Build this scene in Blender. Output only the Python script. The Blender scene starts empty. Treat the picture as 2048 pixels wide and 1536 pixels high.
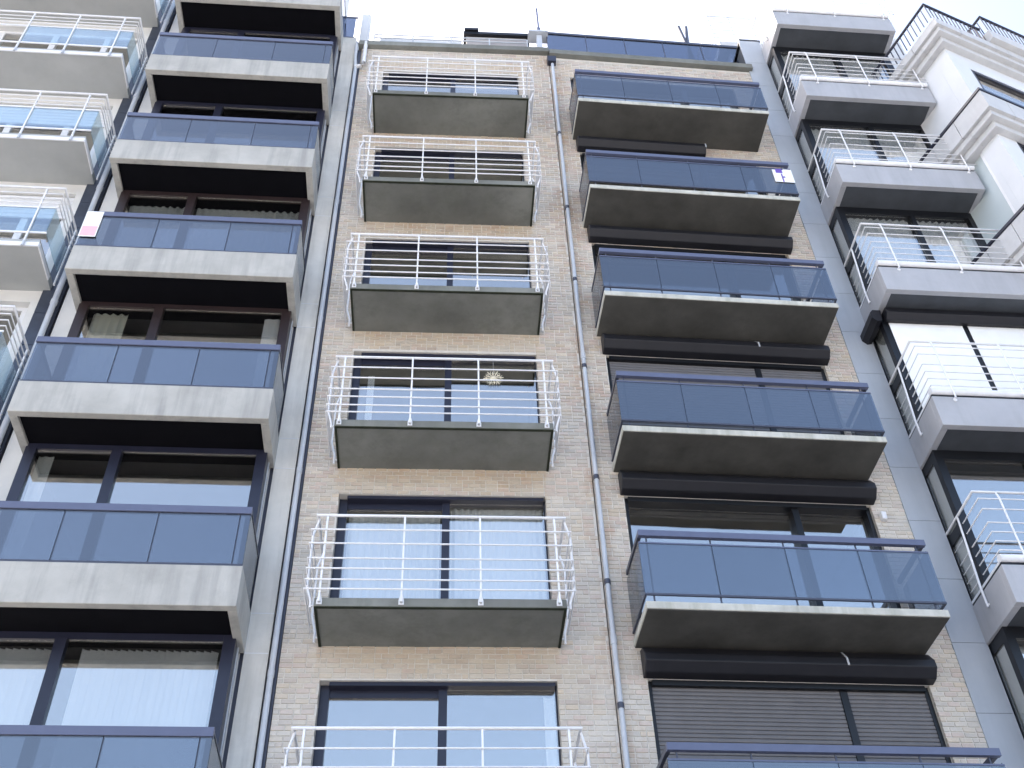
import bpy, math, random
from mathutils import Matrix, Vector
random.seed(7)
sc = bpy.context.scene
COL = sc.collection

# ------------------------------------------------------------------ camera
D0, ZC, FPX = 11.70336, 1.6, 2205.89
PITCH, YAW, ROLL = 0.78113, 0.08623, -0.04099
def cam_axes():
    cp, sp, cy, sy = math.cos(PITCH), math.sin(PITCH), math.cos(YAW), math.sin(YAW)
    F = Vector((sy*cp, cy*cp, sp)); R = Vector((cy, -sy, 0)); U = R.cross(F)
    return F, math.cos(ROLL)*R + math.sin(ROLL)*U, -math.sin(ROLL)*R + math.cos(ROLL)*U
CF, CR, CU = cam_axes()
cd = bpy.data.cameras.new('camera'); cam = bpy.data.objects.new('camera', cd); COL.objects.link(cam)
cam.matrix_world = Matrix(((CR.x, CU.x, -CF.x, 0), (CR.y, CU.y, -CF.y, 0), (CR.z, CU.z, -CF.z, ZC), (0, 0, 0, 1)))
cd.sensor_width = 36.0; cd.lens = FPX/2048*36; cd.clip_start = 0.1; cd.clip_end = 4000
sc.camera = cam

# ------------------------------------------------------------------ sky, sun, exposure
SUN_EL, SUN_AZ = math.radians(40), math.radians(-50)      # behind the buildings, so the street fronts lie in open shade
w = bpy.data.worlds.new('World'); sc.world = w; w.use_nodes = True
nt = w.node_tree; nt.nodes.clear()
sky = nt.nodes.new('ShaderNodeTexSky'); sky.sky_type = 'NISHITA'; sky.sun_disc = False
sky.sun_elevation = SUN_EL; sky.sun_rotation = SUN_AZ
sky.air_density = 1.0; sky.dust_density = 6.5; sky.ozone_density = .8
bg = nt.nodes.new('ShaderNodeBackground'); bg.inputs['Strength'].default_value = 0.15
wo = nt.nodes.new('ShaderNodeOutputWorld')
nt.links.new(sky.outputs[0], bg.inputs[0]); nt.links.new(bg.outputs[0], wo.inputs[0])
sl = bpy.data.lights.new('sun', 'SUN'); sl.energy = 3.0; sl.angle = math.radians(0.5); sl.color = (1.0, 0.95, 0.88)
so = bpy.data.objects.new('sun', sl); COL.objects.link(so)
sdir = Vector((math.sin(SUN_AZ)*math.cos(SUN_EL), math.cos(SUN_AZ)*math.cos(SUN_EL), math.sin(SUN_EL)))
so.rotation_euler = sdir.to_track_quat('Z', 'Y').to_euler(); so.location = sdir*60
vs = sc.view_settings; vs.view_transform = 'Standard'; vs.look = 'None'; vs.gamma = 1.0; vs.exposure = 2.2
sc.cycles.max_bounces = 7; sc.cycles.transparent_max_bounces = 16; sc.cycles.glossy_bounces = 4; sc.cycles.diffuse_bounces = 3
sc.cycles.caustics_reflective = False; sc.cycles.caustics_refractive = False

# ------------------------------------------------------------------ materials
class N:
    def __init__(s, name):
        s.m = bpy.data.materials.new(name); s.m.use_nodes = True; s.t = s.m.node_tree
        s.b = s.t.nodes['Principled BSDF']; s.out = s.t.nodes['Material Output']
    def n(s, kind, **kw):
        x = s.t.nodes.new(kind)
        for k, v in kw.items():
            if k in x.inputs: x.inputs[k].default_value = v
            else: setattr(x, k, v)
        return x
    def l(s, a, b): s.t.links.new(a, b)
    def pos(s, scale=(1, 1, 1)):
        g = s.n('ShaderNodeNewGeometry'); mp = s.n('ShaderNodeMapping'); mp.inputs['Scale'].default_value = scale
        s.l(g.outputs['Position'], mp.inputs['Vector']); return mp.outputs[0]
    def noise(s, scale, detail=5, rough=.6, vec=None, vscale=(1, 1, 1)):
        x = s.n('ShaderNodeTexNoise'); x.inputs['Scale'].default_value = scale
        x.inputs['Detail'].default_value = detail; x.inputs['Roughness'].default_value = rough
        s.l(vec if vec is not None else s.pos(vscale), x.inputs['Vector']); return x.outputs['Fac']
    def ramp(s, fac, stops):
        r = s.n('ShaderNodeValToRGB'); e = r.color_ramp.elements
        while len(e) < len(stops): e.new(.5)
        for k, (p, c) in enumerate(stops): e[k].position = p; e[k].color = (*c, 1) if len(c) == 3 else c
        s.l(fac, r.inputs[0]); return r.outputs[0]
    def mix(s, fac, a, b, mode='MIX'):
        x = s.n('ShaderNodeMix', data_type='RGBA', blend_type=mode)
        for v, i in ((fac, 0), (a, 6), (b, 7)):
            if isinstance(v, (int, float)): x.inputs[i].default_value = v
            elif isinstance(v, tuple): x.inputs[i].default_value = (*v, 1)
            else: s.l(v, x.inputs[i])
        return x.outputs[2]
    def math(s, op, a, b=0.0, clamp=False):
        x = s.n('ShaderNodeMath', operation=op, use_clamp=clamp)
        for v, i in ((a, 0), (b, 1)):
            if isinstance(v, (int, float)): x.inputs[i].default_value = v
            else: s.l(v, x.inputs[i])
        return x.outputs[0]
    def bump(s, h, strength=.3, dist=.01):
        x = s.n('ShaderNodeBump'); x.inputs['Strength'].default_value = strength; x.inputs['Distance'].default_value = dist
        s.l(h, x.inputs['Height']); s.l(x.outputs[0], s.b.inputs['Normal'])
def tint(c, k): return tuple(min(1, v*k) for v in c)
MAT = {}
def surf(name, c, rough=.7, var=.12, scale=3.0, spec=.3, metal=0.0, bump=0.0, bscale=60, streak=0.0, streak_c=None, blotch=0.0):
    s = N(name)
    col = s.ramp(s.noise(scale), [(.3, tint(c, 1-var)), (.7, tint(c, 1+var))])
    if streak:
        f = s.noise(1.0, 4, .65, vscale=(5, 5, .45))
        f = s.ramp(f, [(.46, (0, 0, 0)), (.72, (1, 1, 1))])
        col = s.mix(s.math('MULTIPLY', f, streak), col, streak_c or tint(c, .45))
    if blotch:
        f = s.ramp(s.noise(1.7, 8, .72), [(.50, (0, 0, 0)), (.60, (.5, .5, .5)), (.75, (1, 1, 1))])
        col = s.mix(s.math('MULTIPLY', f, blotch), col, tint(c, .5))
        f = s.ramp(s.noise(26, 4, .7), [(.62, (0, 0, 0)), (.72, (1, 1, 1))])
        col = s.mix(s.math('MULTIPLY', f, blotch*.5), col, tint(c, .4))
    s.l(col, s.b.inputs['Base Color']); s.b.inputs['Roughness'].default_value = rough
    s.b.inputs['Specular IOR Level'].default_value = spec; s.b.inputs['Metallic'].default_value = metal
    if bump: s.bump(s.noise(bscale, 6, .7), bump, .004)
    MAT[name] = s.m; return s.m
surf('concrete', (.46, .45, .415), .85, .12, 1.6, .2, bump=.6, bscale=45, streak=.58, streak_c=(.25, .245, .235), blotch=.25)
surf('pier_concrete', (.68, .665, .62), .85, .10, 1.5, .2, bump=.5, bscale=70, streak=.45, streak_c=(.38, .37, .34), blotch=.2)
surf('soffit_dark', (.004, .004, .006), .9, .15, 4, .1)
surf('slab_concrete', (.205, .21, .192), .9, .30, .55, .15, bump=.5, bscale=40, streak=.35, streak_c=(.13, .14, .11), blotch=.45)
surf('slab_edge', (.54, .53, .47), .85, .12, 4, .2, bump=.4, streak=.6, streak_c=(.28, .28, .22), blotch=.35)
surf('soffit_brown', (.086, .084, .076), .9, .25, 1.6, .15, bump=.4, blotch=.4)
surf('algae', (.035, .04, .028), .95, .3, 8, .1)
surf('mortar', (.66, .625, .57), .95, .08, 9, .1, bump=.4)
surf('white_paint', (.80, .80, .81), .4, .05, 9, .45, blotch=.10)
surf('white_plaster', (.68, .69, .70), .75, .03, 2, .25, bump=.2)
surf('cream_plaster', (.74, .73, .70), .8, .05, 2.5, .2, bump=.2, blotch=.08)
surf('cream_soffit', (.42, .43, .42), .8, .08, 1.2, .2, blotch=.12)
surf('pale_stone', (.56, .56, .56), .75, .05, 5, .25, streak=.25, streak_c=(.40, .40, .39))
surf('pink_stone', (.42, .385, .37), .8, .08, 6, .2, streak=.2)
surf('slate_tile', (.05, .06, .085), .25, .15, 6, .5)
surf('dark_metal', (.055, .06, .085), .35, .1, 8, .5)
surf('blue_metal', (.105, .12, .19), .4, .06, 6, .5)
surf('navy_frame', (.02, .022, .04), .35, .1, 6, .5)
surf('brown_frame', (.030, .020, .021), .45, .15, 6, .4)
surf('black_frame', (.008, .009, .012), .4, .1, 6, .4)
surf('shutter_slat', (.15, .145, .15), .45, .08, 5, .4)
surf('shutter_box', (.014, .014, .018), .45, .15, 5, .35)
surf('zinc', (.52, .55, .59), .45, .06, 5, .4)
surf('grey_panel', (.40, .43, .47), .5, .09, .9, .4, streak=.3, streak_c=(.30, .325, .36))
surf('fascia_grey', (.42, .425, .445), .7, .07, 1.2, .3, streak=.35, streak_c=(.30, .30, .31), blotch=.15)
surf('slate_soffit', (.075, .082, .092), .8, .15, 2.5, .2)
surf('curtain', (.92, .93, .92), .9, .03, 4, .1)
surf('net_curtain', (.62, .63, .60), .9, .05, 6, .1)
surf('cream_curtain', (.78, .77, .66), .9, .05, 4, .1)
surf('room_wall', (.20, .19, .18), .9, .08, 2, .1)
surf('straw', (.84, .77, .60), .8, .1, 12, .2)
surf('paper', (.86, .86, .85), .7, .02, 10, .2)
surf('red_print', (.85, .50, .54), .7, .05, 10, .2)
surf('purple_print', (.16, .10, .42), .7, .05, 10, .2)
surf('paving', (.27, .275, .285), .9, .1, .4, .2)
surf('terracotta', (.42, .13, .07), .8, .2, 14, .2)
surf('roof_felt', (.08, .08, .085), .9, .1, 3, .1)

def brick_mat():
    s = N('brick_clay')
    a = s.n('ShaderNodeAttribute', attribute_name='tint', attribute_type='GEOMETRY')
    fine = s.noise(55, 5, .7)
    col = s.mix(.5, a.outputs['Color'], s.ramp(fine, [(.3, (.55, .52, .5)), (.7, (1, 1, 1))]), 'MULTIPLY')
    # broad patches: pale lime bloom and rusty runs, weathered into the wall
    pat = s.ramp(s.noise(.55, 4, .6), [(.45, (0, 0, 0)), (.7, (1, 1, 1))])
    col = s.mix(s.math('MULTIPLY', pat, .45), col, (.74, .71, .65))
    g = s.n('ShaderNodeNewGeometry'); sp = s.n('ShaderNodeSeparateXYZ'); s.l(g.outputs['Position'], sp.inputs[0])
    # rust washed out below each balcony slab of the white-railed house
    zz = s.math('FRACT', s.math('DIVIDE', s.math('SUBTRACT', sp.outputs['Z'], 8.74), 2.8))
    up = s.ramp(zz, [(.80, (0, 0, 0)), (.86, (.35, .35, .35)), (.985, (.9, .9, .9)), (1.0, (1, 1, 1))])
    inx = s.math('LESS_THAN', s.math('ABSOLUTE', s.math('ADD', sp.outputs['X'], s.math('MULTIPLY', s.math('SUBTRACT', s.noise(3), .5), .3))), 1.45)
    blot = s.ramp(s.noise(2.2, 5, .65, vscale=(1, 1, .8)), [(.25, (.25, .25, .25)), (.65, (1, 1, 1))])
    rust = s.math('MULTIPLY', s.math('MULTIPLY', up, inx), blot)
    tone = s.ramp(s.noise(4.5, 4, .6), [(.35, (.58, .49, .35)), (.60, (.52, .38, .24)), (.80, (.38, .20, .13))])
    col = s.mix(s.math('MULTIPLY', rust, .7), col, tone)
    # rust along the downpipe
    run = s.ramp(s.math('ABSOLUTE', s.math('SUBTRACT', sp.outputs['X'], 2.12)), [(.10, (1, 1, 1)), (.42, (0, 0, 0))])
    runn = s.ramp(s.noise(1.3, 5, .7, vscale=(2.5, 2.5, .8)), [(.48, (0, 0, 0)), (.7, (1, 1, 1))])
    col = s.mix(s.math('MULTIPLY', s.math('MULTIPLY', run, runn), .7), col, (.42, .26, .16))
    s.l(col, s.b.inputs['Base Color']); s.b.inputs['Roughness'].default_value = .9; s.b.inputs['Specular IOR Level'].default_value = .15
    s.bump(fine, .5, .004); MAT['brick'] = s.m
brick_mat()

def glass(name, trans, refl, f0, edge=.9, wob=.0, vary=.0):
    """flat pane: tinted clear body with a mirror skin that grows towards grazing angles"""
    s = N(name); s.t.nodes.remove(s.b)
    tr = s.n('ShaderNodeBsdfTransparent'); oi = s.n('ShaderNodeObjectInfo')
    s.l(s.mix(oi.outputs['Random'], tint(trans, 1-vary), tint(trans, 1+vary)), tr.inputs[0])
    gl = s.n('ShaderNodeBsdfGlossy'); gl.inputs['Color'].default_value = (*refl, 1); gl.inputs['Roughness'].default_value = .012
    lw = s.n('ShaderNodeLayerWeight'); lw.inputs['Blend'].default_value = .5
    f = s.math('POWER', lw.outputs['Facing'], 4.0)
    f = s.math('ADD', f0, s.math('MULTIPLY', f, edge-f0), True)
    if wob:
        b = s.n('ShaderNodeBump'); b.inputs['Strength'].default_value = wob; b.inputs['Distance'].default_value = .02
        s.l(s.noise(1.1, 2, .5), b.inputs['Height']); s.l(b.outputs[0], gl.inputs['Normal'])
    mx = s.n('ShaderNodeMixShader'); s.l(f, mx.inputs[0]); s.l(tr.outputs[0], mx.inputs[1]); s.l(gl.outputs[0], mx.inputs[2])
    s.l(mx.outputs[0], s.out.inputs['Surface']); MAT[name] = s.m
glass('pane_glass', (.98, .99, .99), (1.0, .97, .91), .33, .9, .10)
glass('smoked_glass', (.41, .44, .48), (.92, .94, .97), .165, .75, .03, .12)
glass('terrace_glass', (.16, .19, .26), (.90, .94, 1.0), .20, .75)
glass('clear_glass', (.70, .80, .84), (.90, .96, 1.0), .22, .8)
surf('frosted_glass', (.50, .56, .57), .25, .04, 1.2, .5)

# ------------------------------------------------------------------ mesh helpers
class MB:
    """collects shapes in a building's own frame: x along the front, o = distance out of the front, z up"""
    def __init__(s): s.v = []; s.f = []
    def add(s, vs, fs):
        k = len(s.v); s.v += [tuple(p) for p in vs]; s.f += [tuple(i+k for i in f) for f in fs]; return s
    def box(s, x0, x1, o0, o1, z0, z1):
        x0, x1 = sorted((x0, x1)); y0, y1 = sorted((-o0, -o1)); z0, z1 = sorted((z0, z1))
        vs = [(x, y, z) for z in (z0, z1) for y in (y0, y1) for x in (x0, x1)]
        return s.add(vs, [(0, 2, 3, 1), (4, 5, 7, 6), (0, 1, 5, 4), (2, 6, 7, 3), (0, 4, 6, 2), (1, 3, 7, 5)])
    def prism_x(s, prof, x0, x1):                 # profile of (o, z), swept along x
        n = len(prof); vs = [(x, -o, z) for x in (x0, x1) for (o, z) in prof]
        return s.add(vs, [tuple(range(n)), tuple(range(2*n-1, n-1, -1))] + [(i, i+n, (i+1) % n+n, (i+1) % n) for i in range(n)])
    def prism_o(s, prof, o0, o1):                 # profile of (x, z), swept outwards
        n = len(prof); vs = [(x, -o, z) for o in (o0, o1) for (x, z) in prof]
        return s.add(vs, [tuple(range(n)), tuple(range(2*n-1, n-1, -1))] + [(i, i+n, (i+1) % n+n, (i+1) % n) for i in range(n)])
    def prism_z(s, prof, z0, z1):                 # profile of (x, o), swept upwards
        n = len(prof); vs = [(x, -o, z) for z in (z0, z1) for (x, o) in prof]
        return s.add(vs, [tuple(range(n)), tuple(range(2*n-1, n-1, -1))] + [(i, i+n, (i+1) % n+n, (i+1) % n) for i in range(n)])
    def tube(s, pts, r, n=8):                     # pts of (x, o, z)
        P = [Vector((p[0], -p[1], p[2])) for p in pts]; vs = []; fs = []; m = len(P)
        for i, p in enumerate(P):
            t0 = (P[i]-P[i-1]).normalized() if i else (P[1]-P[0]).normalized()
            t1 = (P[i+1]-P[i]).normalized() if i < m-1 else t0
            t = (t0+t1).normalized() if (t0+t1).length > 1e-6 else t0
            a = Vector((0, 0, 1)) if abs(t.z) < .8 else Vector((1, 0, 0))
            u = t.cross(a).normalized(); q = t.cross(u)
            k = 1/max(.5, math.sqrt(max(0, (1+t0.dot(t1))/2)))
            side = (t1-t0); side = side.normalized() if side.length > 1e-6 else None
            for j in range(n):
                d = u*math.cos(2*math.pi*j/n)+q*math.sin(2*math.pi*j/n)
                if side is not None: d = d + side*(d.dot(side))*(k-1)
                vs.append(p+d*r)
        for i in range(m-1):
            for j in range(n):
                fs.append((i*n+j, i*n+(j+1) % n, (i+1)*n+(j+1) % n, (i+1)*n+j))
        fs.append(tuple(range(n-1, -1, -1))); fs.append(tuple((m-1)*n+j for j in range(n)))
        return s.add(vs, fs)
    def folds(s, x0, x1, o, z0, z1, amp=.03, wave=.11, seed=0, nz=5):
        rnd = random.Random(seed); n = max(6, int((x1-x0)/(wave/6))); vs = []; fs = []
        ph = rnd.random()*6
        jit = [rnd.uniform(-.25, .25) for _ in range(n+1)]
        for k in range(nz+1):
            z = z0+(z1-z0)*k/nz
            for i in range(n+1):
                x = x0+(x1-x0)*i/n
                a = amp*(.6+.4*math.sin(3.1*x+seed))*(1-.25*k/nz)
                vs.append((x, -(o+a*math.sin(2*math.pi*x/wave+ph+jit[i])), z))
        for k in range(nz):
            for i in range(n): fs.append((k*(n+1)+i, k*(n+1)+i+1, (k+1)*(n+1)+i+1, (k+1)*(n+1)+i))
        return s.add(vs, fs)
MESHN = [0]
class Building:
    def __init__(s, label, loc, ang, px0, cx, cat='building'):
        s.cx = cx; c, sn = math.cos(ang), math.sin(ang)
        s.loc = (loc[0]+c*(cx-px0), loc[1]+sn*(cx-px0)); s.ang = ang
        e = bpy.data.objects.new('apartment_building', None); COL.objects.link(e)
        e.location = (*s.loc, 0); e.rotation_euler = (0, 0, ang); e.empty_display_size = .5
        e['label'] = label; e['category'] = cat; e['group'] = 'apartment buildings along the street'
        s.e = e
    def mesh(s, mb, mat, smooth=False):
        me = bpy.data.meshes.new('mesh'); me.from_pydata([(x-s.cx, y, z) for x, y, z in mb.v], [], mb.f)
        import bmesh
        bm = bmesh.new(); bm.from_mesh(me); bmesh.ops.recalc_face_normals(bm, faces=bm.faces); bm.to_mesh(me); bm.free()
        me.materials.append(MAT[mat])
        if smooth:
            me.polygons.foreach_set('use_smooth', [True]*len(me.polygons))
            me.set_sharp_from_angle(angle=math.radians(50))
        return me
    def put(s, name, me, parent=None, z=0.0, bevel=0.0):
        o = bpy.data.objects.new(name, me); COL.objects.link(o); o.parent = parent or s.e; o.location = (0, 0, z)
        if bevel:
            b = o.modifiers.new('bevel', 'BEVEL'); b.width = bevel; b.segments = 2; b.limit_method = 'ANGLE'
        return o
    def new(s, name, mb, mat, parent=None, z=0.0, bevel=0.0, smooth=False):
        return s.put(name, s.mesh(mb, mat, smooth), parent, z, bevel)
    def world(s, x, o, z):
        c, sn = math.cos(s.ang), math.sin(s.ang); dx = x-s.cx
        return Vector((s.loc[0]+c*dx+sn*o, s.loc[1]+sn*dx-c*o, z))
def in_frame(p):
    d = p-Vector((0, 0, ZC)); k = d.dot(CF)
    u, q = FPX*d.dot(CR)/k, FPX*d.dot(CU)/k
    return abs(u) < 1030 and abs(q) < 775, k

# ------------------------------------------------------------------ ground
g = bpy.data.meshes.new('mesh'); g.from_pydata([(-900, -900, 0), (900, -900, 0), (900, 900, 0), (-900, 900, 0)], [], [(0, 1, 2, 3)])
g.materials.append(MAT['paving']); go = bpy.data.objects.new('pavement', g); COL.objects.link(go); go['kind'] = 'structure'

# ------------------------------------------------------------------ the six houses
BA = Building('concrete apartment house with deep grey balcony beams, black soffits and dark blue balcony glass', (-1.8, D0), .01946, -1.8, -4.0)
BL = Building('narrow beige brick apartment house with white tubular balcony rails', (0, D0), 0, 0, .1)
BR = Building('beige brick apartment house with dark smoked glass balcony rails and black shutter boxes', (2.2, D0), .03883, 2.2, 4.3)
ex, ey = 2.2+4.7*math.cos(.03883), D0+4.7*math.sin(.03883)
BC = Building('grey apartment house with glazed bays and white rails on grey box balconies', (ex, ey), .02416, ex, 8.3)
B0 = Building('cream apartment house with white rails and clear blue glass, at the left edge', (-1.8, D0), .01946, -1.8, -8.6)

def rows(n, z0, dz): return [z0+dz*i for i in range(n)]
def openings_wall(B, mat, x0, x1, zb, zt, ox0, ox1, ops, thick=.38, front=0.0):
    """front wall with one column of openings; ops = [(z0, z1), ...] from the bottom"""
    m = MB(); m.box(x0, ox0, front, front-thick, zb, zt); m.box(ox1, x1, front, front-thick, zb, zt)
    z = zb
    for a, b in ops:
        if a > z: m.box(ox0, ox1, front, front-thick, z, a)
        z = b
    m.box(ox0, ox1, front, front-thick, z, zt)
    return B.new('wall', m, mat)
def bricks(B, wall, x0, x1, zb, zt, holes, seed, keep_individual=300):
    rnd = random.Random(seed); PX, PZ, J = .160, .0662, .012
    items = []; r = 0; z = zb
    while z+PZ <= zt:
        spans = [(x0, x1)]
        for hx0, hx1, hz0, hz1 in holes:
            if z+PZ > hz0+.004 and z < hz1-.004:
                ns = []
                for a, b in spans:
                    if hx1 <= a or hx0 >= b: ns.append((a, b)); continue
                    if hx0 > a: ns.append((a, hx0))
                    if hx1 < b: ns.append((hx1, b))
                spans = ns
        for a, b in spans:
            x = a - (0 if r % 2 == 0 else PX/2)
            while x < b-.02:
                full = PX if rnd.random() > .14 else PX/2
                l, rr = max(x, a), min(x+full-J, b)
                if rr-l > .025: items.append((l, rr, z))
                x += full
        r += 1; z += PZ
    pal = [(.50, .45, .38), (.46, .42, .36), (.53, .47, .40), (.42, .39, .35), (.48, .37, .31), (.50, .38, .33), (.44, .41, .37), (.55, .48, .38), (.40, .33, .29), (.52, .42, .30)]
    def colour():
        c = rnd.choice(pal); k = rnd.uniform(1.14, 1.36); m_ = (.49, .445, .385); return tuple(min(.8, (v*.55+q*.45)*k) for v, q in zip(c, m_))
    def geo(mb, l, rr, z, pr):
        e = .004; vs = [(l, .03, z), (rr, .03, z), (rr, .03, z+PZ-J), (l, .03, z+PZ-J),
                        (l, -pr+e, z), (rr, -pr+e, z), (rr, -pr+e, z+PZ-J), (l, -pr+e, z+PZ-J),
                        (l+e, -pr, z+e), (rr-e, -pr, z+e), (rr-e, -pr, z+PZ-J-e), (l+e, -pr, z+PZ-J-e)]
        fs = [(8, 9, 10, 11)]
        for i in range(4):
            j = (i+1) % 4; fs.append((i, j, 4+j, 4+i)); fs.append((4+i, 4+j, 8+j, 8+i))
        mb.add(vs, fs); return len(fs)
    ranked = []
    for it in items:
        ok, k = in_frame(B.world((it[0]+it[1])/2, 0, it[2])); ranked.append((0 if ok else 1, k, it))
    ranked.sort(key=lambda t: (t[0], t[1]))
    own = [t[2] for t in ranked[:keep_individual]]; rest = [t[2] for t in ranked[keep_individual:]]
    def paint(me, cols):
        at = me.attributes.new('tint', 'FLOAT_COLOR', 'FACE')
        flat = []
        for c in cols: flat += [*c, 1.0]
        at.data.foreach_set('color', flat)
    mb = MB(); cols = []
    for l, rr, z in rest:
        n = geo(mb, l, rr, z, rnd.uniform(.006, .013)); c = colour(); cols += [c]*n
    me = B.mesh_raw(mb, 'brick'); paint(me, cols)
    o = B.put('brickwork', me, wall); o['kind'] = 'stuff'
    cache = {}
    for l, rr, z in own:
        key = (round((rr-l)/.012), rnd.randrange(9))
        if key not in cache:
            q = MB(); h = (rr-l)/2; n = geo(q, B.cx-h, B.cx+h, 0, rnd.uniform(.006, .013))
            m = B.mesh_raw(q, 'brick'); paint(m, [colour()]*n); cache[key] = m
        ob = B.put('brick', cache[key], wall, z); ob.location = ((l+rr)/2-B.cx, 0, z)
def mesh_raw(s, mb, mat):
    me = bpy.data.meshes.new('mesh'); me.from_pydata([(x-s.cx, y, z) for x, y, z in mb.v], [], mb.f); me.materials.append(MAT[mat]); return me
Building.mesh_raw = mesh_raw
def room(B, win, x0, x1, o, z0, z1, depth=2.6):
    """the lit-from-outside room behind a window: floor, ceiling and walls"""
    m = MB(); t = .05
    m.box(x0, x1, o-depth-t, o-depth, z0, z1); m.box(x0-t, x0, o, o-depth, z0, z1); m.box(x1, x1+t, o, o-depth, z0, z1)
    m.box(x0, x1, o, o-depth, z1, z1+t); m.box(x0, x1, o, o-depth, z0-t, z0)
    return B.new('room', m, 'room_wall', win)
def pane(B, win, x0, x1, o, z0, z1, mat='pane_glass', tilt=0.0):
    m = MB(); m.box(x0, x1, o, o-.008, z0, z1); return B.new('pane', m, mat, win)

# ---- narrow brick house with the white rails
FL = 2.8
LX0, LX1, LD = -1.446, 1.474, .870
wl = openings_wall(BL, 'mortar', -1.88, 2.07, 0, 23.17, -1.387, 1.405, [(8.86-2*FL+FL*i, 11.094-2*FL+FL*i) for i in range(0, 7)])
bricks(BL, wl, -1.88, 2.07, 6.6, 23.15, [(-1.387, 1.405, 8.86-FL+FL*i, 11.094-FL+FL*i) for i in range(6)], 3)
mk = {}
def slab_l():
    m = MB(); m.box(LX0, LX1, -.05, LD, 0, .118); return m
mk['slab'] = BL.mesh(slab_l(), 'slab_concrete')
m = MB()
m.box(LX0+.004, LX1-.004, LD-.038, LD-.003, -.012, -.0005); m.box(LX0+.003, LX0+.034, .012, LD-.038, -.012, -.0005); m.box(LX1-.034, LX1-.003, .012, LD-.038, -.012, -.0005)
mk['drip'] = BL.mesh(m, 'algae')
def u_bar(x0, x1, o, z, r, n=8): return MB().tube([(x0, .012, z), (x0, o, z), (x1, o, z), (x1, .012, z)], r, n)
mk['top'] = BL.mesh(u_bar(-1.505, 1.515, .905, 1.278, .019, 10), 'white_paint', True)
mk['bars'] = [BL.mesh(u_bar(-1.562, 1.572, .948, z, .0105), 'white_paint', True) for z in (1.034, .829, .614, .469, .314, .184)]
def post_l(x):
    m = MB()
    m.prism_x([(.900, .03), (.935, .03), (.938, .10), (.935, 1.15), (.915, 1.262), (.893, 1.268), (.908, 1.14), (.912, .12)], x-.011, x+.011)
    m.prism_o([(x-.032, .02), (x+.032, .02), (x+.032, .075), (x+.012, .16), (x-.012, .16), (x-.032, .075)], LD+.002, LD+.012)
    return m
mk['posts'] = [BL.mesh(post_l(x), 'white_paint') for x in (-1.385, -.447, .470, 1.384)]
mk['bolts'] = [BL.mesh(MB().tube([(x, LD+.011, .052), (x, LD+.020, .052)], .015, 8), 'black_frame') for x in (-1.385, -.447, .470, 1.384)]
def side_post(x, sgn):
    m = MB(); a = x+sgn*.045
    m.tube([(a, .12, -.02), (a, .12, .12), (a+sgn*.055, .14, .34), (a+sgn*.055, .14, 1.06), (a+sgn*.0, .14, 1.27)], .015, 8)
    m.tube([(x, .12, .05), (a, .12, .05)], .012, 6); return m
mk['sposts'] = [BL.mesh(side_post(LX0, -1), 'white_paint', True), BL.mesh(side_post(LX1, 1), 'white_paint', True)]
def side_brace(x, sgn):
    m = MB(); a = x+sgn*.045
    m.tube([(a, .80, .02), (a, .80, .10), (a+sgn*.06, .82, .30), (a+sgn*.06, .82, 1.04), (a, .83, 1.27)], .015, 8); m.tube([(x, .80, .05), (a, .80, .05)], .012, 6); return m
mk['sbr'] = [BL.mesh(side_brace(LX0, -1), 'white_paint', True), BL.mesh(side_brace(LX1, 1), 'white_paint', True)]
for i in range(-1, 5):
    z = 8.741+FL*i
    b = BL.put('balcony', mk['slab'], None, z, .012)
    BL.put('drip_edge', mk['drip'], b); BL.put('hand_rail', mk['top'], b)
    for q in mk['bars']: BL.put('rail_bar', q, b)
    for q in mk['posts']+mk['sposts']+mk['sbr']: BL.put('rail_post', q, b)
    for q in mk['bolts']: BL.put('bolt', q, b)
    # window above this balcony
    z0, z1 = z+.118, 11.094+FL*i
    o = -.14; m = MB()
    m.box(-1.385, -1.275, o-.06, o+.02, z0+.002, z1-.002); m.box(1.385, 1.403, o-.06, o+.03, z0+.002, z1-.002)
    m.box(-1.275, 1.384, o-.06, -.03, z1-.05, z1-.003); m.box(-1.275, 1.385, o-.06, o+.02, z0+.003, z0+.055)
    m.box(.005, .105, o-.061, o+.035, z0+.056, z1-.051)
    m.box(-1.274, .004, o-.058, o+.0, z1-.15, z1-.052)          # head of the sliding leaf
    wnd = BL.new('window', m, 'navy_frame')
    pane(BL, wnd, -1.274, .004, o-.03, z0+.056, z1-.151); pane(BL, wnd, .106, 1.384, o+.01, z0+.056, z1-.051)
    room(BL, wnd, -1.38, 1.398, -.385, z0, z1)
    if i == 0:
        BL.new('curtain', MB().folds(-1.25, -.02, o-.12, z0+.02, z1-.17, .05, .10, 3), 'curtain', wnd, smooth=True)
        BL.new('curtain', MB().folds(.12, 1.37, o-.08, z0+.02, z1-.07, .045, .09, 8), 'curtain', wnd, smooth=True)
    elif i == 1:
        BL.new('curtain', MB().folds(-1.16, -1.06, o-.10, z0+.02, z1-.30, .02, .08, 2), 'curtain', wnd, smooth=True)
    elif i == -1:
        BL.new('curtain', MB().folds(1.25, 1.38, o-.08, z0+.02, z1-.10, .02, .1, 5), 'curtain', wnd, smooth=True)
    elif i == 3:
        BL.new('curtain', MB().folds(-1.2, 1.35, o-.2, z0+.02, z0+1.05, .03, .1, 12), 'net_curtain', wnd, smooth=True)
    elif i == 4:
        BL.new('roller_blind', MB().box(.12, 1.375, o-.12, o-.118, z0+.1, z1-.35), 'net_curtain', wnd)
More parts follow.
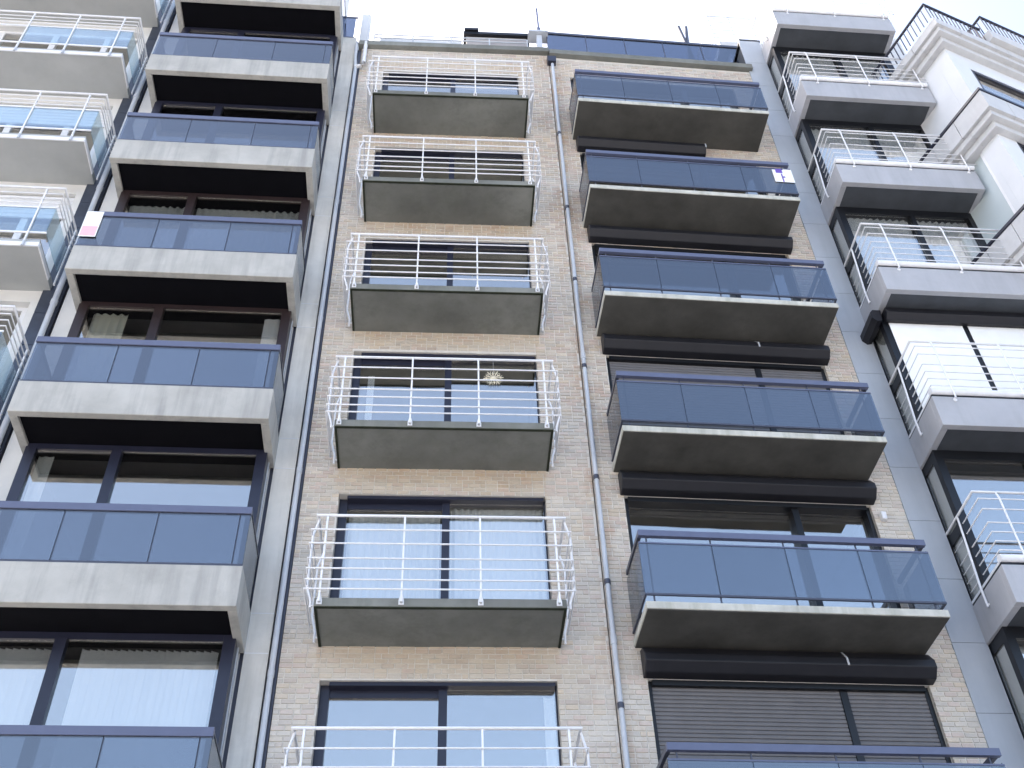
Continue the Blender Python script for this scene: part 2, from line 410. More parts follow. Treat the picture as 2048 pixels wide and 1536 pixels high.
# cornice and roof edge
BL.new('cornice', MB().box(-1.95, 2.085, -.4, .11, 23.175, 23.34), 'slab_concrete', bevel=.01)
BL.new('roof', MB().box(-1.9, 2.07, -9, -.41, 23.0, 23.32), 'roof_felt')
BL.new('side_wall', MB().box(-1.88, -1.60, -9, -.385, 0, 22.99), 'mortar')
m = MB()
for zz in (24.76, 24.62): m.tube([(-1.72, -.5, zz), (1.72, -.5, zz)], .016)
rr = BL.new('roof_rail', m, 'zinc', smooth=True)
for x in (-1.72, -.86, 0, .86, 1.72): BL.new('rail_post', MB().tube([(x, -.5, 23.33), (x, -.5, 24.76)], .016), 'zinc', rr)
BL.new('roof_kerb', MB().box(-1.60, .24, -.72, -.58, 23.33, 24.80), 'white_plaster')
ph = BL.new('lift_house', MB().box(.34, 1.72, -2.2, -.62, 23.33, 25.05), 'pink_stone')
BL.new('roof_cap', MB().box(.28, 1.80, -2.3, -.54, 25.06, 25.16), 'black_frame', ph)
BL.new('roof_cap', MB().box(.30, .62, -1.0, -.5, 25.17, 25.26), 'black_frame', ph)
ch = BL.new('chimney', MB().box(1.90, 2.02, -.36, -.24, 23.34, 24.55), 'zinc', bevel=.01)
BL.new('chimney_cap', MB().box(1.72, 2.16, -.46, -.16, 24.56, 24.62), 'zinc', ch)
BL.new('mast', MB().prism_z([(1.93, -.34), (2.01, -.34), (2.01, -.27), (1.93, -.27)], 24.67, 24.95).tube([(1.97, -.30, 24.95), (1.965, -.30, 25.9)], .026), 'blue_metal', ch)
BL.new('flue', MB().box(-1.99, -1.80, -.30, -.12, 23.345, 24.95), 'white_plaster', bevel=.012)
# downpipe at the left joint, with its swan neck
dp = BL.new('downpipe', MB().tube([(-1.953, .055, 2.0), (-1.953, .055, 12), (-1.955, .055, 22.25), (-1.99, .06, 22.75), (-1.99, .06, 23.3)], .036, 10), 'zinc', smooth=True)
BL.new('swan_neck', MB().tube([(-1.97, .06, 22.32), (-1.86, .08, 22.30), (-1.80, .08, 22.45), (-1.80, .08, 23.30)], .042, 10), 'white_paint', dp, smooth=True)
for zz in (8.3, 11.4, 14.5, 17.6, 20.7): BL.new('pipe_collar', MB().tube([(-1.953, .055, zz), (-1.953, .055, zz+.09)], .042, 10), 'zinc', dp, smooth=True)
BL.new('joint_strip', MB().box(-2.004, -1.89, -.30, -.004, 0, 23.1), 'dark_metal')
# downpipe at the right joint
dq = BL.new('downpipe', MB().tube([(2.12, .07, 2.0), (2.12, .07, 14), (2.135, .07, 22.7)], .033, 10), 'zinc', smooth=True)
BL.new('hopper', MB().prism_o([(2.04, 22.72), (2.21, 22.72), (2.22, 22.92), (2.03, 22.92)], .01, .14), 'navy_frame', dq)
for zz in (7.9, 9.62, 11.35, 13.55, 15.6, 17.6, 20.0): BL.new('pipe_collar', MB().tube([(2.12, .07, zz), (2.12, .07, zz+.07)], .042, 10), 'dark_metal', dq, smooth=True)
for zz in (8.75, 13.75): BL.new('pipe_socket', MB().tube([(2.12, .07, zz), (2.12, .07, zz+.13)], .040, 10), 'zinc', dq, smooth=True)

# ---- brick house with the smoked glass rails
RX0, RX1, RD = 2.373, 6.064, .869
ROP = (2.49, 5.99)
wr = openings_wall(BR, 'mortar', 2.085, 6.47, 0, 23.09, ROP[0], ROP[1], [(8.86-2*FL+FL*i, 11.13-2*FL+FL*i) for i in range(0, 7)])
bricks(BR, wr, 2.085, 6.47, 6.6, 23.07, [(ROP[0], ROP[1], 8.86-FL+FL*i, 11.13-FL+FL*i) for i in range(6)], 5)
mk = {}
mk['slab'] = BR.mesh(MB().box(RX0, RX1, -.05, RD, .012, .112), 'slab_edge')
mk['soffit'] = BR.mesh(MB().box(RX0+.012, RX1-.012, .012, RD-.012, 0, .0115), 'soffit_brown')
mk['top'] = BR.mesh(MB().box(RX0+.012, RX1+.002, .825, .885, 1.055, 1.14), 'blue_metal')
mk['topu'] = BR.mesh(MB().box(RX0+.012, RX0+.06, .012, .824, 1.07, 1.13), 'dark_metal')
mk['topu2'] = BR.mesh(MB().box(RX1-.045, RX1+.002, .012, .824, 1.07, 1.13), 'dark_metal')
mk['gt'] = BR.mesh(MB().box(RX0+.004, RX1+.006, .852, .872, .945, .965), 'blue_metal')
mk['gb'] = BR.mesh(MB().box(RX0, RX1+.010, .850, .874, .195, .222), 'dark_metal')
mk['sb'] = [BR.mesh(MB().box(x, x+.024, .012, .849, .195, .222), 'dark_metal') for x in (RX0, RX1-.014)]
PXS = (2.485, 3.29, 4.216, 5.15, 5.934)
mk['posts'] = [BR.mesh(MB().box(x-.009, x+.009, .836, .851, .113, 1.054), 'dark_metal') for x in PXS]
ed = (RX0+.002,)+PXS[1:4]+(RX1+.008,)
mk['gl'] = [BR.mesh(MB().box(ed[k]+(.004 if k else 0), ed[k+1]-(.004 if k < 3 else 0), .856, .866, .224, .943), 'smoked_glass') for k in range(4)]
mk['sg'] = [BR.mesh(MB().box(x, x+.008, .02, .846, .224, .99), 'smoked_glass') for x in (RX0+.008, RX1-.008)]
for i in range(-1, 5):
    z = 8.741+FL*i
    b = BR.put('balcony', mk['slab'], None, z, .008)
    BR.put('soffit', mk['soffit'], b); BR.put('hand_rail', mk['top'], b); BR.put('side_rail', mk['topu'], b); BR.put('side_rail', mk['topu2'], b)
    BR.put('glass_rail', mk['gt'], b); BR.put('glass_rail', mk['gb'], b)
    for q in mk['sb']: BR.put('glass_rail', q, b)
    for q in mk['posts']: BR.put('rail_post', q, b)
    for q in mk['gl']+mk['sg']: BR.put('glass_panel', q, b)
slat = BR.mesh(MB().prism_x([(-.075, 0), (-.066, .006), (-.062, .026), (-.066, .046), (-.075, .0515)], 2.545, 4.855), 'shutter_slat')
slat2 = BR.mesh(MB().prism_x([(-.075, 0), (-.066, .006), (-.062, .026), (-.066, .046), (-.075, .0515)], 4.955, 5.935), 'shutter_slat')
PROF = [(.002, -.02), (.002, .36), (.13, .335), (.235, .20), (.245, .10), (.14, -.005)]
for i in range(-1, 5):
    z0, z1 = 8.741+FL*i+.112, 11.13+FL*i
    o = -.16; fm = 'black_frame'
    m = MB(); m.box(2.492, 2.545, o-.05, -.05, z0+.002, z1-.002); m.box(5.935, 5.988, o-.05, -.05, z0+.002, z1-.002)
    m.box(2.546, 5.934, o-.05, -.004, z1-.07, z1-.002); m.box(2.546, 5.934, o-.05, o+.03, z0+.002, z0+.07)
    m.box(4.86, 4.95, o-.05, -.05, z0+.071, z1-.071)
    wnd = BR.new('window', m, fm)
    pane(BR, wnd, 2.546, 4.859, o, z0+.071, z1-.071); pane(BR, wnd, 4.951, 5.934, o, z0+.071, z1-.071)
    room(BR, wnd, 2.495, 5.985, -.385, z0, z1)
    if i in (-1, 1):
        n = 42 if i == -1 else 42
        for k in range(n):
            zz = z1-.06-.0535*(k+1)
            if zz > z0: BR.put('shutter_slat', slat, wnd, zz); BR.put('shutter_slat', slat2, wnd, zz)
    if i < 4:
        bx = BR.new('shutter_box', MB().prism_x([(a, c+z1+.02) for a, c in PROF], 2.44, 6.045 if i != 3 else 4.93), 'shutter_box', bevel=.012)
        xj = 4.93 if i == -1 else (4.9 if i == 1 else 4.92)
        if i in (-1, 1, 3): BR.new('bracket', MB().prism_x([(a*1.03, c+z1+.02) for a, c in PROF[2:5]]+[(.2, z1+.1)], xj-.012, xj+.012), 'zinc', bx)
BR.new('wall_lamp', MB().prism_o([(6.07, 10.84), (6.14, 10.84), (6.145, 10.97), (6.065, 10.97)], .004, .09), 'white_paint', bevel=.012)
BR.new('cornice', MB().box(2.09, 6.53, -.4, .11, 23.10, 23.27), 'slab_concrete', bevel=.01)
BR.new('roof', MB().box(2.09, 6.47, -9, -.41, 22.9, 23.2), 'roof_felt')
gr = BR.new('terrace_rail', MB().box(2.15, 6.58, -.33, -.28, 24.70, 24.78), 'dark_metal')
for k in range(5): BR.new('glass_panel', MB().box(2.16+.884*k, 2.16+.884*(k+1)-.001, -.31, -.30, 23.30, 24.69), 'terrace_glass', gr)
for k in range(6): BR.new('rail_post', MB().box(2.15+.884*k-.008, 2.15+.884*k+.008, -.298, -.285, 23.28, 24.69), 'dark_metal', gr)
# terrace wall behind the glass
BR.new('terrace_wall', MB().box(2.3, 6.45, -3.2, -2.9, 23.2, 25.3), 'pale_stone')

# ---- concrete house
AH, AZ = 2.87542, 8.636
AX0, AX1, AD = -5.62, -2.302, 1.0045
wa = BA.new('wall', MB().box(-5.93, -5.50, -.4, -.002, 0, 26.2).box(-2.45, -2.362, -.4, -.002, 0, 26.2), 'cream_plaster')
pier = BA.new('pier', MB().box(-2.310, -2.02, -.5, 0, 0, 23.62), 'pier_concrete')
BA.new('joint_strip', MB().box(-2.361, -2.311, -.4, -.03, 0, 23.6), 'dark_metal')
mj = [BA.mesh(MB().box(-2.30, -2.022, -.002, .003, z, z+.014), 'white_plaster') for z in (0, .553)]
mv = BA.mesh(MB().box(-2.312, -2.300, -.002, .003, .0, .566), 'white_plaster')
m = MB()                                                       # beam running round three sides, slab inside it
t = .11
m.box(AX0, AX1, AD-t, AD, 0, .55); m.box(AX0, AX0+t, .001, AD-t, 0, .55); m.box(AX1-t, AX1, .001, AD-t, 0, .55)
beam = BA.mesh(m, 'concrete')
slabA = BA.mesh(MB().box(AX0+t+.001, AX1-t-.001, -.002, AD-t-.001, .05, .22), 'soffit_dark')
mk = {}
mk['top'] = BA.mesh(MB().box(AX0+.01, AX1-.012, AD-.075, AD-.01, 1.32, 1.42), 'blue_metal')
mk['bot'] = BA.mesh(MB().box(AX0+.01, AX1-.01, AD-.05, AD-.015, .552, .585), 'dark_metal')
mk['side'] = [BA.mesh(MB().box(x, x+.025, .01, AD-.076, 1.385, 1.41), 'dark_metal') for x in (AX0+.012, AX1-.04)]
ex_ = (AX0+.012, -4.5, -3.403, -2.442, AX1-.012)
mk['gl'] = [BA.mesh(MB().box(ex_[k]+.006, ex_[k+1]-.006, AD-.038, AD-.028, .587, 1.318), 'smoked_glass') for k in range(4)]
mk['posts'] = [BA.mesh(MB().box(x-.010, x+.010, AD-.055, AD-.039, .587, 1.318), 'dark_metal') for x in ex_[1:4]]
mk['sg'] = [BA.mesh(MB().box(x, x+.008, .01, AD-.08, .552, 1.384), 'smoked_glass') for x in (AX0+.02, AX1-.03)]
for i in range(-1, 6):
    z = AZ+AH*i
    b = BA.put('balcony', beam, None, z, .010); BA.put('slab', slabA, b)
    BA.put('hand_rail', mk['top'], b); BA.put('glass_rail', mk['bot'], b)
    for q in mk['side']: BA.put('side_rail', q, b)
    for q in mk['gl']+mk['sg']: BA.put('glass_panel', q, b)
    for q in mk['posts']: BA.put('rail_post', q, b)
    if i < 5:
        for q in mj: BA.put('mortar_joint', q, pier, z)
        BA.put('mortar_joint', mv, pier, z)
frames = {-1: 'navy_frame', 0: 'navy_frame', 1: 'brown_frame', 2: 'brown_frame', 3: 'navy_frame', 4: 'navy_frame'}
for i in range(-1, 5):
    z0, z1 = AZ+.225+AH*i, AZ+AH*(i+1)+.048
    o = .33; XL, XR = -5.53, -2.37; m = MB()
    m.box(XL, XL+.14, o-.07, o, z0, z1); m.box(XR-.14, XR, o-.07, o, z0, z1)
    m.box(XL+.141, XR-.141, o-.07, o, z1-.09, z1); m.box(XL+.141, XR-.141, o-.07, o, z0, z0+.09)
    m.box(-4.40, -4.27, o-.071, o+.03, z0+.091, z1-.091)
    m.box(XR-.05, XR-.003, .0, o-.071, z0, z1); m.box(XL+.003, XL+.05, .0, o-.071, z0, z1)
    wnd = BA.new('window', m, frames[i])
    BA.new('cover_strip', MB().box(XR-.002, XR+.012, .10, .14, z0, z1), 'zinc', wnd)
    pane(BA, wnd, XL+.141, -4.401, o-.04, z0+.091, z1-.091); pane(BA, wnd, -4.269, XR-.141, o-.02, z0+.091, z1-.091)
    room(BA, wnd, XL+.10, XR-.10, .0, z0, z1)
    if i == -1:
        sm = BA.mesh(MB().folds(-.045+BA.cx, .045+BA.cx, 0, 0, z1-z0-.2, .008, .18, 1, 2), 'curtain', True)
        x = XL+.17
        while x < XR-.17:
            if not (-4.44 < x < -4.10):
                q = BA.put('blind_slat', sm, wnd); q.location = (x-BA.cx, -(o-.13), z0+.05); q.rotation_euler = (0, 0, random.uniform(.62, .78))
            x += .086
    elif i == 1:
        BA.new('curtain', MB().folds(XL+.2, XL+.72, o-.14, z0+.02, z1-.12, .03, .12, 4), 'cream_curtain', wnd, smooth=True)
        BA.new('curtain', MB().folds(XR-.40, XR-.16, o-.12, z0+.02, z1-.12, .03, .12, 6), 'curtain', wnd, smooth=True)
    elif i == 2:
        BA.new('curtain', MB().folds(XL+.16, -4.42, o-.16, z0+.02, z1-.22, .035, .12, 9), 'net_curtain', wnd, smooth=True)
        BA.new('curtain', MB().folds(-4.25, XR-.16, o-.16, z0+.02, z1-.22, .035, .12, 10), 'net_curtain', wnd, smooth=True)
    elif i == 0:
        BA.new('curtain', MB().folds(XL+.16, XL+.36, o-.13, z0+.02, z1-.12, .03, .1, 14), 'net_curtain', wnd, smooth=True)
BA.new('side_wall', MB().box(-5.95, -5.905, -9, -.05, 0, 26.2), 'dark_metal')
BA.new('roof', MB().box(-5.85, -2.53, -9, -.45, 26.0, 26.2), 'roof_felt')
gs = BA.new('glass_screen', MB().box(-2.36, -2.06, -.06, -.04, 24.58, 24.64), 'dark_metal')
BA.new('glass_panel', MB().box(-2.35, -2.10, -.055, -.045, 23.74, 24.57), 'terrace_glass', gs)
BA.new('glass_rail', MB().box(-2.35, -2.07, -.06, -.04, 23.68, 23.73), 'dark_metal', gs)
dpa = BA.new('downpipe', MB().tube([(-6.02, .10, 2), (-6.02, .10, 26)], .045, 10), 'zinc', smooth=True)
for zz in (8.6, 11.6, 14.6, 17.6, 20.6, 23.6): BA.new('pipe_collar', MB().tube([(-6.02, .10, zz), (-6.02, .10, zz+.09)], .054, 10), 'zinc', dpa, smooth=True)

# ---- cream house at the left edge
ZH, Z0 = 2.85, 15.0
X1 = -6.18
for_ops = [(Z0+.16+ZH*i, Z0+ZH*(i+1)-.26) for i in range(-4, 4)]
w0 = openings_wall(B0, 'cream_plaster', -11.5, -6.30, 0, 28, -11.3, -6.42, for_ops, .3, 0.0)
pz = B0.new('tile_pier', MB().box(-6.295, -5.965, -.5, .012, 0, 26.2), 'dark_metal')
tile = B0.mesh(MB().box(-6.292, -5.968, .0125, .026, 0, .70), 'slate_tile')
for k in range(22): B0.put('tile', tile, pz, 10.2+.713*k)
mk = {}
mk['slab'] = B0.mesh(MB().box(-11.4, X1, -.02, .90, 0, .15), 'cream_soffit')
mk['trim'] = B0.mesh(MB().box(-11.4, X1+.012, .902, .925, -.02, .07).box(X1+.002, X1+.02, .25, .90, -.02, .07), 'white_paint')
mk['gl'] = [B0.mesh(MB().box(a+.01, b-.01, .93, .94, .30, .90), 'clear_glass') for a, b in ((-8.1, -7.24), (-7.24, -6.39), (-6.39, -6.13))] + [B0.mesh(MB().box(X1+.04, X1+.05, .1, .93, .30, .90), 'clear_glass')]
mk['gr'] = [B0.mesh(MB().box(-11.4, X1+.06, .925, .945, z, z+.03), 'white_paint') for z in (.27, .90)]
mk['bars'] = [B0.mesh(MB().tube([(-11.4, .96, z), (X1+.07, .96, z), (X1+.07, .03, z)], r), 'white_paint', True) for z, r in ((1.40, .02), (1.25, .010), (1.12, .010), (1.0, .010))]
mk['posts'] = [B0.mesh(MB().box(x-.012, x+.012, .93, .96, -.02, 1.40), 'white_paint') for x in (-6.39, -7.24, -8.1, -8.95)] + [B0.mesh(MB().box(X1+.06, X1+.08, .12, .15, .0, 1.40), 'white_paint')]
mk['foot'] = [B0.mesh(MB().tube([(x, .945, -.05), (x, .945, .06)], .022), 'zinc') for x in (-6.39, -7.24, -8.1)]
for i in range(-2, 4):
    z = Z0+ZH*i
    b = B0.put('balcony', mk['slab'], None, z); B0.put('edge_trim', mk['trim'], b)
    for q in mk['gl']: B0.put('glass_panel', q, b)
    for q in mk['gr']: B0.put('glass_rail', q, b)
    for q in mk['bars']: B0.put('rail_bar', q, b)
    for q in mk['posts']: B0.put('rail_post', q, b)
    for q in mk['foot']: B0.put('post_foot', q, b)
    z0, z1 = z+.16, z+ZH-.26; o = -.12; m = MB()
    m.box(-11.29, -6.425, o-.06, o, z1-.08, z1-.002); m.box(-11.29, -6.425, o-.06, o, z0, z0+.08)
    for x in (-6.49, -7.15, -8.2, -9.3, -10.4): m.box(x-.06, x+.06, o-.062, o+.004, z0+.081, z1-.081)
    wnd = B0.new('window', m, 'white_paint')
    xs = (-10.34, -9.36, -9.24, -8.26, -8.14, -7.21, -7.09, -6.55)
    for k in range(0, 8, 2): pane(B0, wnd, xs[k], xs[k+1], o-.03, z0+.081, z1-.081)
    room(B0, wnd, -11.28, -6.43, -.31, z0, z1)
    if i in (0, 1):
        for k in range(6): B0.new('shutter_slat', MB().box(-11.28, -6.43, o+.02, o+.05, z1-.12-.10*k, z1-.03-.10*k), 'white_paint', wnd)

# ---- grey house with bays
CH, CZ = 2.90945, 11.826
CX0, CX1, CD = 6.912, 9.529, .9806
BAY = .45
pc = BC.new('pier', MB().box(6.478, 6.94, -.6, -.004, 0, 24.25), 'slate_soffit')
panel = BC.mesh(MB().box(6.463, 6.928, -.003, .030, 0, .963), 'grey_panel')
for k in range(19): BC.put('wall_panel', panel, pc, 6.03+.9698*k)
BC.new('pier_cap', MB().box(6.48, 6.96, -.6, .03, 24.46, 24.52), 'black_frame')
BC.new('right_pier', MB().box(9.495, 9.95, -.6, .44, 0, 24.2), 'white_plaster')
m = MB(); th = .10
m.box(CX0, CX1, CD-th, CD, 0, .555); m.box(CX0, CX0+th, .001, CD-th, 0, .555); m.box(CX1-th, CX1, .001, CD-th, 0, .555)
fasc = BC.mesh(m, 'fascia_grey')
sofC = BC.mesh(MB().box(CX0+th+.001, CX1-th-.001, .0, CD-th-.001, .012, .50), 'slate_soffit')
cop = BC.mesh(MB().tube([(CX0+.01, CD-.01, .650), (CX1-.01, CD-.01, .650)], .055, 14), 'white_paint', True)
gap = BC.mesh(MB().box(CX0+.02, CX1-.02, CD-.085, CD-.012, .556, .60).box(CX0+.02, CX0+.08, .01, CD-.086, .556, .60), 'black_frame')
cops = [BC.mesh(MB().box(x, x+.02, .01, CD-.061, .602, .64), 'white_paint') for x in (CX0+.02, CX1-.04)]
mk = {}
mk['top'] = BC.mesh(MB().tube([(CX0+.03, .02, 1.735), (CX0+.03, .95, 1.735), (CX1+.15, .95, 1.735), (CX1+.15, .02, 1.735)], .018, 10), 'white_paint', True)
mk['bars'] = [BC.mesh(MB().tube([(CX0+.055, .02, z), (CX0+.055, .985, z), (CX1+.17, .985, z), (CX1+.17, .02, z)], .009, 8), 'white_paint', True) for z in (1.595, 1.425, 1.205, 1.055, .91, .77)]
mk['posts'] = [BC.mesh(MB().tube([(x, CD+.045, .50), (x, CD+.045, .60), (x+.01, CD+.02, 1.60), (x+.01, CD-.015, 1.73)], .013, 8).tube([(x, CD-.01, .52), (x, CD+.045, .52)], .012, 6).tube([(x, CD+.002, .49), (x, CD+.012, .49)], .03, 8), 'white_paint', True) for x in (7.24, 8.29, 9.38)]
mk['spost'] = BC.mesh(MB().tube([(CX0-.03, .42, .30), (CX0-.03, .42, .6), (CX0+.03, .42, 1.72)], .016, 8).tube([(CX0, .42, .34), (CX0-.03, .42, .34)], .012, 6), 'white_paint', True)
for i in range(-1, 5):
    z = CZ+CH*i
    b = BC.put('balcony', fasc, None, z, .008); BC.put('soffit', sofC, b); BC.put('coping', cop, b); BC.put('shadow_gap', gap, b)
    for q in cops: BC.put('coping', q, b)
    BC.put('hand_rail', mk['top'], b)
    for q in mk['bars']: BC.put('rail_bar', q, b)
    for q in mk['posts']: BC.put('rail_post', q, b)
    BC.put('rail_post', mk['spost'], b)
for i in range(-2, 4):
    z0, z1 = CZ+CH*i+.51, CZ+CH*(i+1)-.002
    hd = z1-.16
    m = MB()
    m.box(6.945, 6.985, -.02, .03, z0, z1); m.box(6.945, 7.06, BAY-.11, BAY, z0, z1)      # side frame and corner post
    m.box(7.061, 9.49, BAY-.11, BAY, hd, z1); m.box(7.061, 9.49, BAY-.11, BAY, z0, z0+.07)
    m.box(8.27, 8.345, BAY-.11, BAY+.002, z0+.071, hd-.001); m.box(9.36, 9.492, BAY-.11, BAY+.001, z0+.071, hd-.001)
    m.box(6.948, 6.985, .031, BAY-.111, hd, z1); m.box(6.948, 6.985, .031, BAY-.111, z0, z0+.06); m.box(6.947, 6.985, .031, BAY-.111, z0+1.0, z0+1.16)
    m.box(9.455, 9.491, .0, BAY-.111, z0, z1)
    wnd = BC.new('window', m, 'black_frame')
    pane(BC, wnd, 7.061, 8.269, BAY-.05, z0+.071, hd-.001); pane(BC, wnd, 8.346, 9.359, BAY-.05, z0+.071, hd-.001)
    BC.new('pane', MB().box(6.962, 6.970, .031, BAY-.111, z0+1.161, hd-.001), 'pane_glass', wnd); BC.new('pane', MB().box(6.962, 6.970, .031, BAY-.111, z0+.061, z0+.999), 'pane_glass', wnd)
    room(BC, wnd, 6.99, 9.45, .0, z0, z1-.03)
    BC.new('side_curtain', MB().box(6.990, 6.998, .02, BAY-.12, z0+.02, z1-.05), 'net_curtain', wnd)
    if i == 0:
        BC.new('roller_blind', MB().box(7.045, 8.262, BAY+.012, BAY+.016, z0+.01, hd-.06), 'curtain', wnd); BC.new('roller_blind', MB().box(8.350, 9.40, BAY+.012, BAY+.016, z0+.01, hd-.06), 'curtain', wnd)
    elif i >= 1:
        BC.new('curtain', MB().folds(7.08, 8.25, BAY-.11, z0+.02, hd-.02, .03, .12, 20+i), 'curtain', wnd, smooth=True)
        BC.new('curtain', MB().folds(8.36, 9.30, BAY-.11, z0+.02, hd-.02, .03, .12, 30+i), 'curtain', wnd, smooth=True)
    elif i == -2:
        BC.new('curtain', MB().folds(7.08, 9.30, BAY-.17, z0+.02, hd-.02, .03, .12, 33), 'net_curtain', wnd, smooth=True)
    if i == 0:
        bx = BC.new('shutter_box', MB().prism_x([(BAY+.005, z1-.02), (BAY+.005, z1-.22), (BAY+.10, z1-.24), (BAY+.19, z1-.15), (BAY+.17, z1-.02)], 6.98, 9.46), 'shutter_box', bevel=.01)
        BC.new('box_end', MB().prism_o([(6.935, z1-.02), (6.90, z1-.26), (6.82, z1-.28), (6.75, z1-.20), (6.75, z1-.08), (6.80, z1-.02)], .02, BAY+.10), 'shutter_box', bx)
BC.new('roof', MB().box(6.95, 9.49, -8, .30, 23.9, 24.1), 'roof_felt')
tr = BC.new('terrace_rail', MB().tube([(6.42, -2.2, 27.55), (6.42, -.95, 27.55), (7.5, -.95, 27.52)], .022), 'zinc', smooth=True)
for k in range(6): BC.new('rail_bar', MB().tube([(6.42, -2.2, 26.45+.2*k), (6.42, -.95, 26.45+.2*k), (7.5, -.95, 26.44+.2*k)], .013), 'zinc', tr)
for x in (6.42, 6.95, 7.5): BC.new('rail_post', MB().tube([(x, -.95, 26.1), (x, -.95, 27.55)], .016), 'zinc', tr)
BC.new('terrace_slab', MB().box(6.50, 8.6, -3, -.9, 25.95, 26.18), 'pale_stone')
BC.new('terrace_wall', MB().box(6.75, 9.4, -3, -1.05, 24.1, 25.94), 'white_plaster')

# ---- white house at the right edge, turned towards the street corner
cw = BC.world(9.78, 1.6, 0)
BD = Building('white rendered house with pale cornices and thin black roof rails, at the right edge', (cw.x, cw.y), .02416+math.radians(18.5), 0, 2.5)
def ring(o, z0, z1): return MB().box(-o, 6, o, -.3, z0, z1).box(-o, .3, -.301, -1.5, z0, z1)
dw = BD.new('wall', MB().box(0, .45, 0, -.3, 0, 21.6).box(.451, 3.6, 0, -.3, 18.5, 19.1).box(.451, 3.6, 0, -.3, 21.1, 21.6).box(.451, 3.6, 0, -.3, 0, 16.0).box(3.601, 6, 0, -.3, 0, 21.6).box(0, .3, -.301, -1.5, 18.62, 21.6).box(0, .3, -.301, -1.5, 0, 16.2).box(0, .3, -.301, -.42, 16.2, 18.62).box(0, .3, -1.40, -1.5, 16.2, 18.62), 'white_plaster')
def band(zb, top):
    b = BD.new('cornice', ring(.13, zb, zb+.16), 'pale_stone', bevel=.01)
    BD.new('cornice_step', ring(.24, zb+.162, zb+.30), 'pale_stone', b, bevel=.01)
    k = 0
    for j in range(6): BD.new('stone_panel', MB().box(-.30+.62*j, -.30+.62*(j+1)-.012, .30, .18, zb+.302, zb+.302+top), 'pale_stone', b)
    for j in range(3): BD.new('stone_panel', MB().box(-.30, -.18, .179-.62*j, .179-.62*(j+1)+.012, zb+.302, zb+.302+top), 'pale_stone', b)
    return b
def iron_rail(z, h, x0, o, x1, back):
    r = BD.new('iron_rail', MB().tube([(x0, back, z+h), (x0, o, z+h), (x1, o, z+h)], .03), 'navy_frame', smooth=True)
    n = int((x1-x0)/.11); bar = BD.mesh(MB().box(-.009+BD.cx, .009+BD.cx, -.009, .009, 0, h), 'navy_frame')
    for k in range(n+1): q = BD.put('rail_bar', bar, r); q.location = (x0+.11*k-BD.cx, -o, z)
    for k in range(1, int((o-back)/.11)+1): q = BD.put('rail_bar', bar, r); q.location = (x0-BD.cx, -(o-.11*k), z)
    return r
band(21.6, .22); iron_rail(22.13, .55, -.34, .27, 1.10, -1.6)
band(18.5, .52); band(15.4, .52)
for z in (19.335, 16.235): BD.new('parapet_cap', MB().box(-.32, 6, .32, .20, z, z+.06).box(-.32, -.20, .199, -1.5, z, z+.06), 'navy_frame')
b2 = BD.new('balcony', MB().box(1.12, 5.5, .05, .42, 22.14, 22.46), 'pale_stone', bevel=.01); iron_rail(22.47, .55, 1.14, .40, 4.0, -.5)
def dwin(z0, z1, x0, x1):
    m = MB(); m.box(x0, x0+.07, -.01, -.20, z0, z1); m.box(x1-.07, x1, -.01, -.20, z0, z1); m.box(x0+.071, x1-.071, -.01, -.20, z1-.08, z1); m.box(x0+.071, x1-.071, -.01, -.20, z0, z0+.07); m.box((x0+x1)/2-.04, (x0+x1)/2+.04, -.119, -.20, z0+.071, z1-.081)
    wd = BD.new('window', m, 'navy_frame'); pane(BD, wd, x0+.071, (x0+x1)/2-.041, -.06, z0+.071, z1-.081); pane(BD, wd, (x0+x1)/2+.041, x1-.071, -.06, z0+.071, z1-.081)
    room(BD, wd, x0, x1, -.305, z0, z1)
dwin(19.1, 21.1, .452, 3.598); dwin(16.0, 18.5, .452, 3.598)
m = MB(); m.box(.02, .08, -.421, -.48, 16.21, 18.61); m.box(.02, .08, -1.34, -1.398, 16.21, 18.61); m.box(.02, .08, -.481, -1.339, 18.53, 18.61); m.box(.02, .08, -.481, -1.339, 16.21, 16.30)
wd = BD.new('window', m, 'white_paint'); BD.new('pane', MB().box(.05, .06, -.481, -1.339, 16.301, 18.529), 'frosted_glass', wd)
BD.new('roof', MB().box(.31, 6, -.31, -4.5, 21.2, 21.5), 'roof_felt')

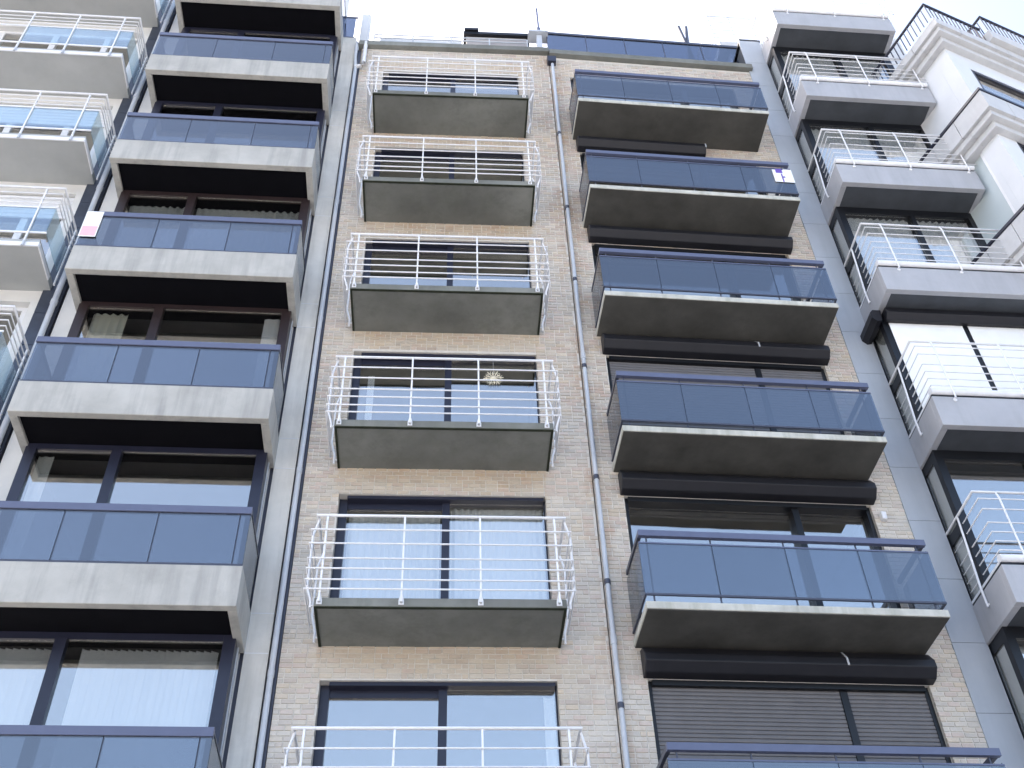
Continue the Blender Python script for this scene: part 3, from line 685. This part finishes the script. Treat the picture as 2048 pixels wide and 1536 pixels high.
# ------------------------------------------------------------------ small things
def thing(B, name, mb, mat, label, cat, parts=()):
    o = B.new(name, mb, mat); M_ = Matrix.Translation((*B.loc, 0)) @ Matrix.Rotation(B.ang, 4, 'Z')
    o.parent = None; o.matrix_world = M_; o['label'] = label; o['category'] = cat
    for nm, m2, mt in parts:
        p = B.new(nm, m2, mt); p.parent = o
    return o
pm = MB().box(-5.615, -5.36, AD-.012, AD-.006, AZ+2*AH+1.42-.64, AZ+2*AH+1.405)
zt = AZ+2*AH
thing(BA, 'notice_board', pm, 'paper', 'white notice with pink lower half on the left end of a blue glass balcony', 'notice',
      [('print', MB().box(-5.60, -5.375, AD-.0055, AD-.004, zt+.80, zt+1.03), 'red_print')])
zr = 8.741+FL*3
thing(BR, 'notice_board', MB().box(5.72, 5.92, .875, .880, zr+.53, zr+.90).box(5.923, 6.075, .875, .880, zr+.53, zr+.92), 'paper', 'white and purple notices on the right end of a smoked glass balcony', 'notice',
      [('print', MB().box(5.78, 5.90, .8805, .882, zr+.80, zr+.92), 'purple_print'), ('print', MB().box(5.86, 5.885, .8805, .882, zr+.53, zr+.78), 'purple_print'), ('print', MB().box(5.86, 5.925, .8805, .882, zr+.66, zr+.70), 'purple_print')])
m = MB(); cxs, czs = .742, 13.47
for k in range(12):
    a = math.pi*2*k/12+.1; L = .155 if k % 2 == 0 else .125
    p = (cxs+.02*math.cos(a), czs+.02*math.sin(a)); q = (cxs+L*math.cos(a), czs+L*math.sin(a))
    m.tube([(p[0], -.105, p[1]), (q[0], -.105, q[1])], .008, 6)
    for s_ in (-.35, .35):
        f = (cxs+L*.62*math.cos(a), czs+L*.62*math.sin(a)); e_ = (cxs+L*.95*math.cos(a+s_), czs+L*.95*math.sin(a+s_))
        m.tube([(f[0], -.105, f[1]), (e_[0], -.105, e_[1])], .004, 5)
m.tube([(cxs, -.118, czs), (cxs, -.092, czs)], .022, 10)
thing(BL, 'straw_star', m, 'straw', 'straw star hanging in the right pane behind a white-railed balcony', 'star', [('thread', MB().tube([(cxs, -.105, czs+.1), (cxs, -.105, 13.84)], .002, 4), 'white_paint')])
thing(BR, 'folding_stand', MB().tube([(5.55, -.9, 24.0), (5.78, -.9, 26.75)], .04).tube([(5.85, -.9, 24.0), (5.60, -.92, 26.78)], .04), 'dark_metal', 'dark crossed poles standing on the roof terrace behind the glass', 'folding stand')
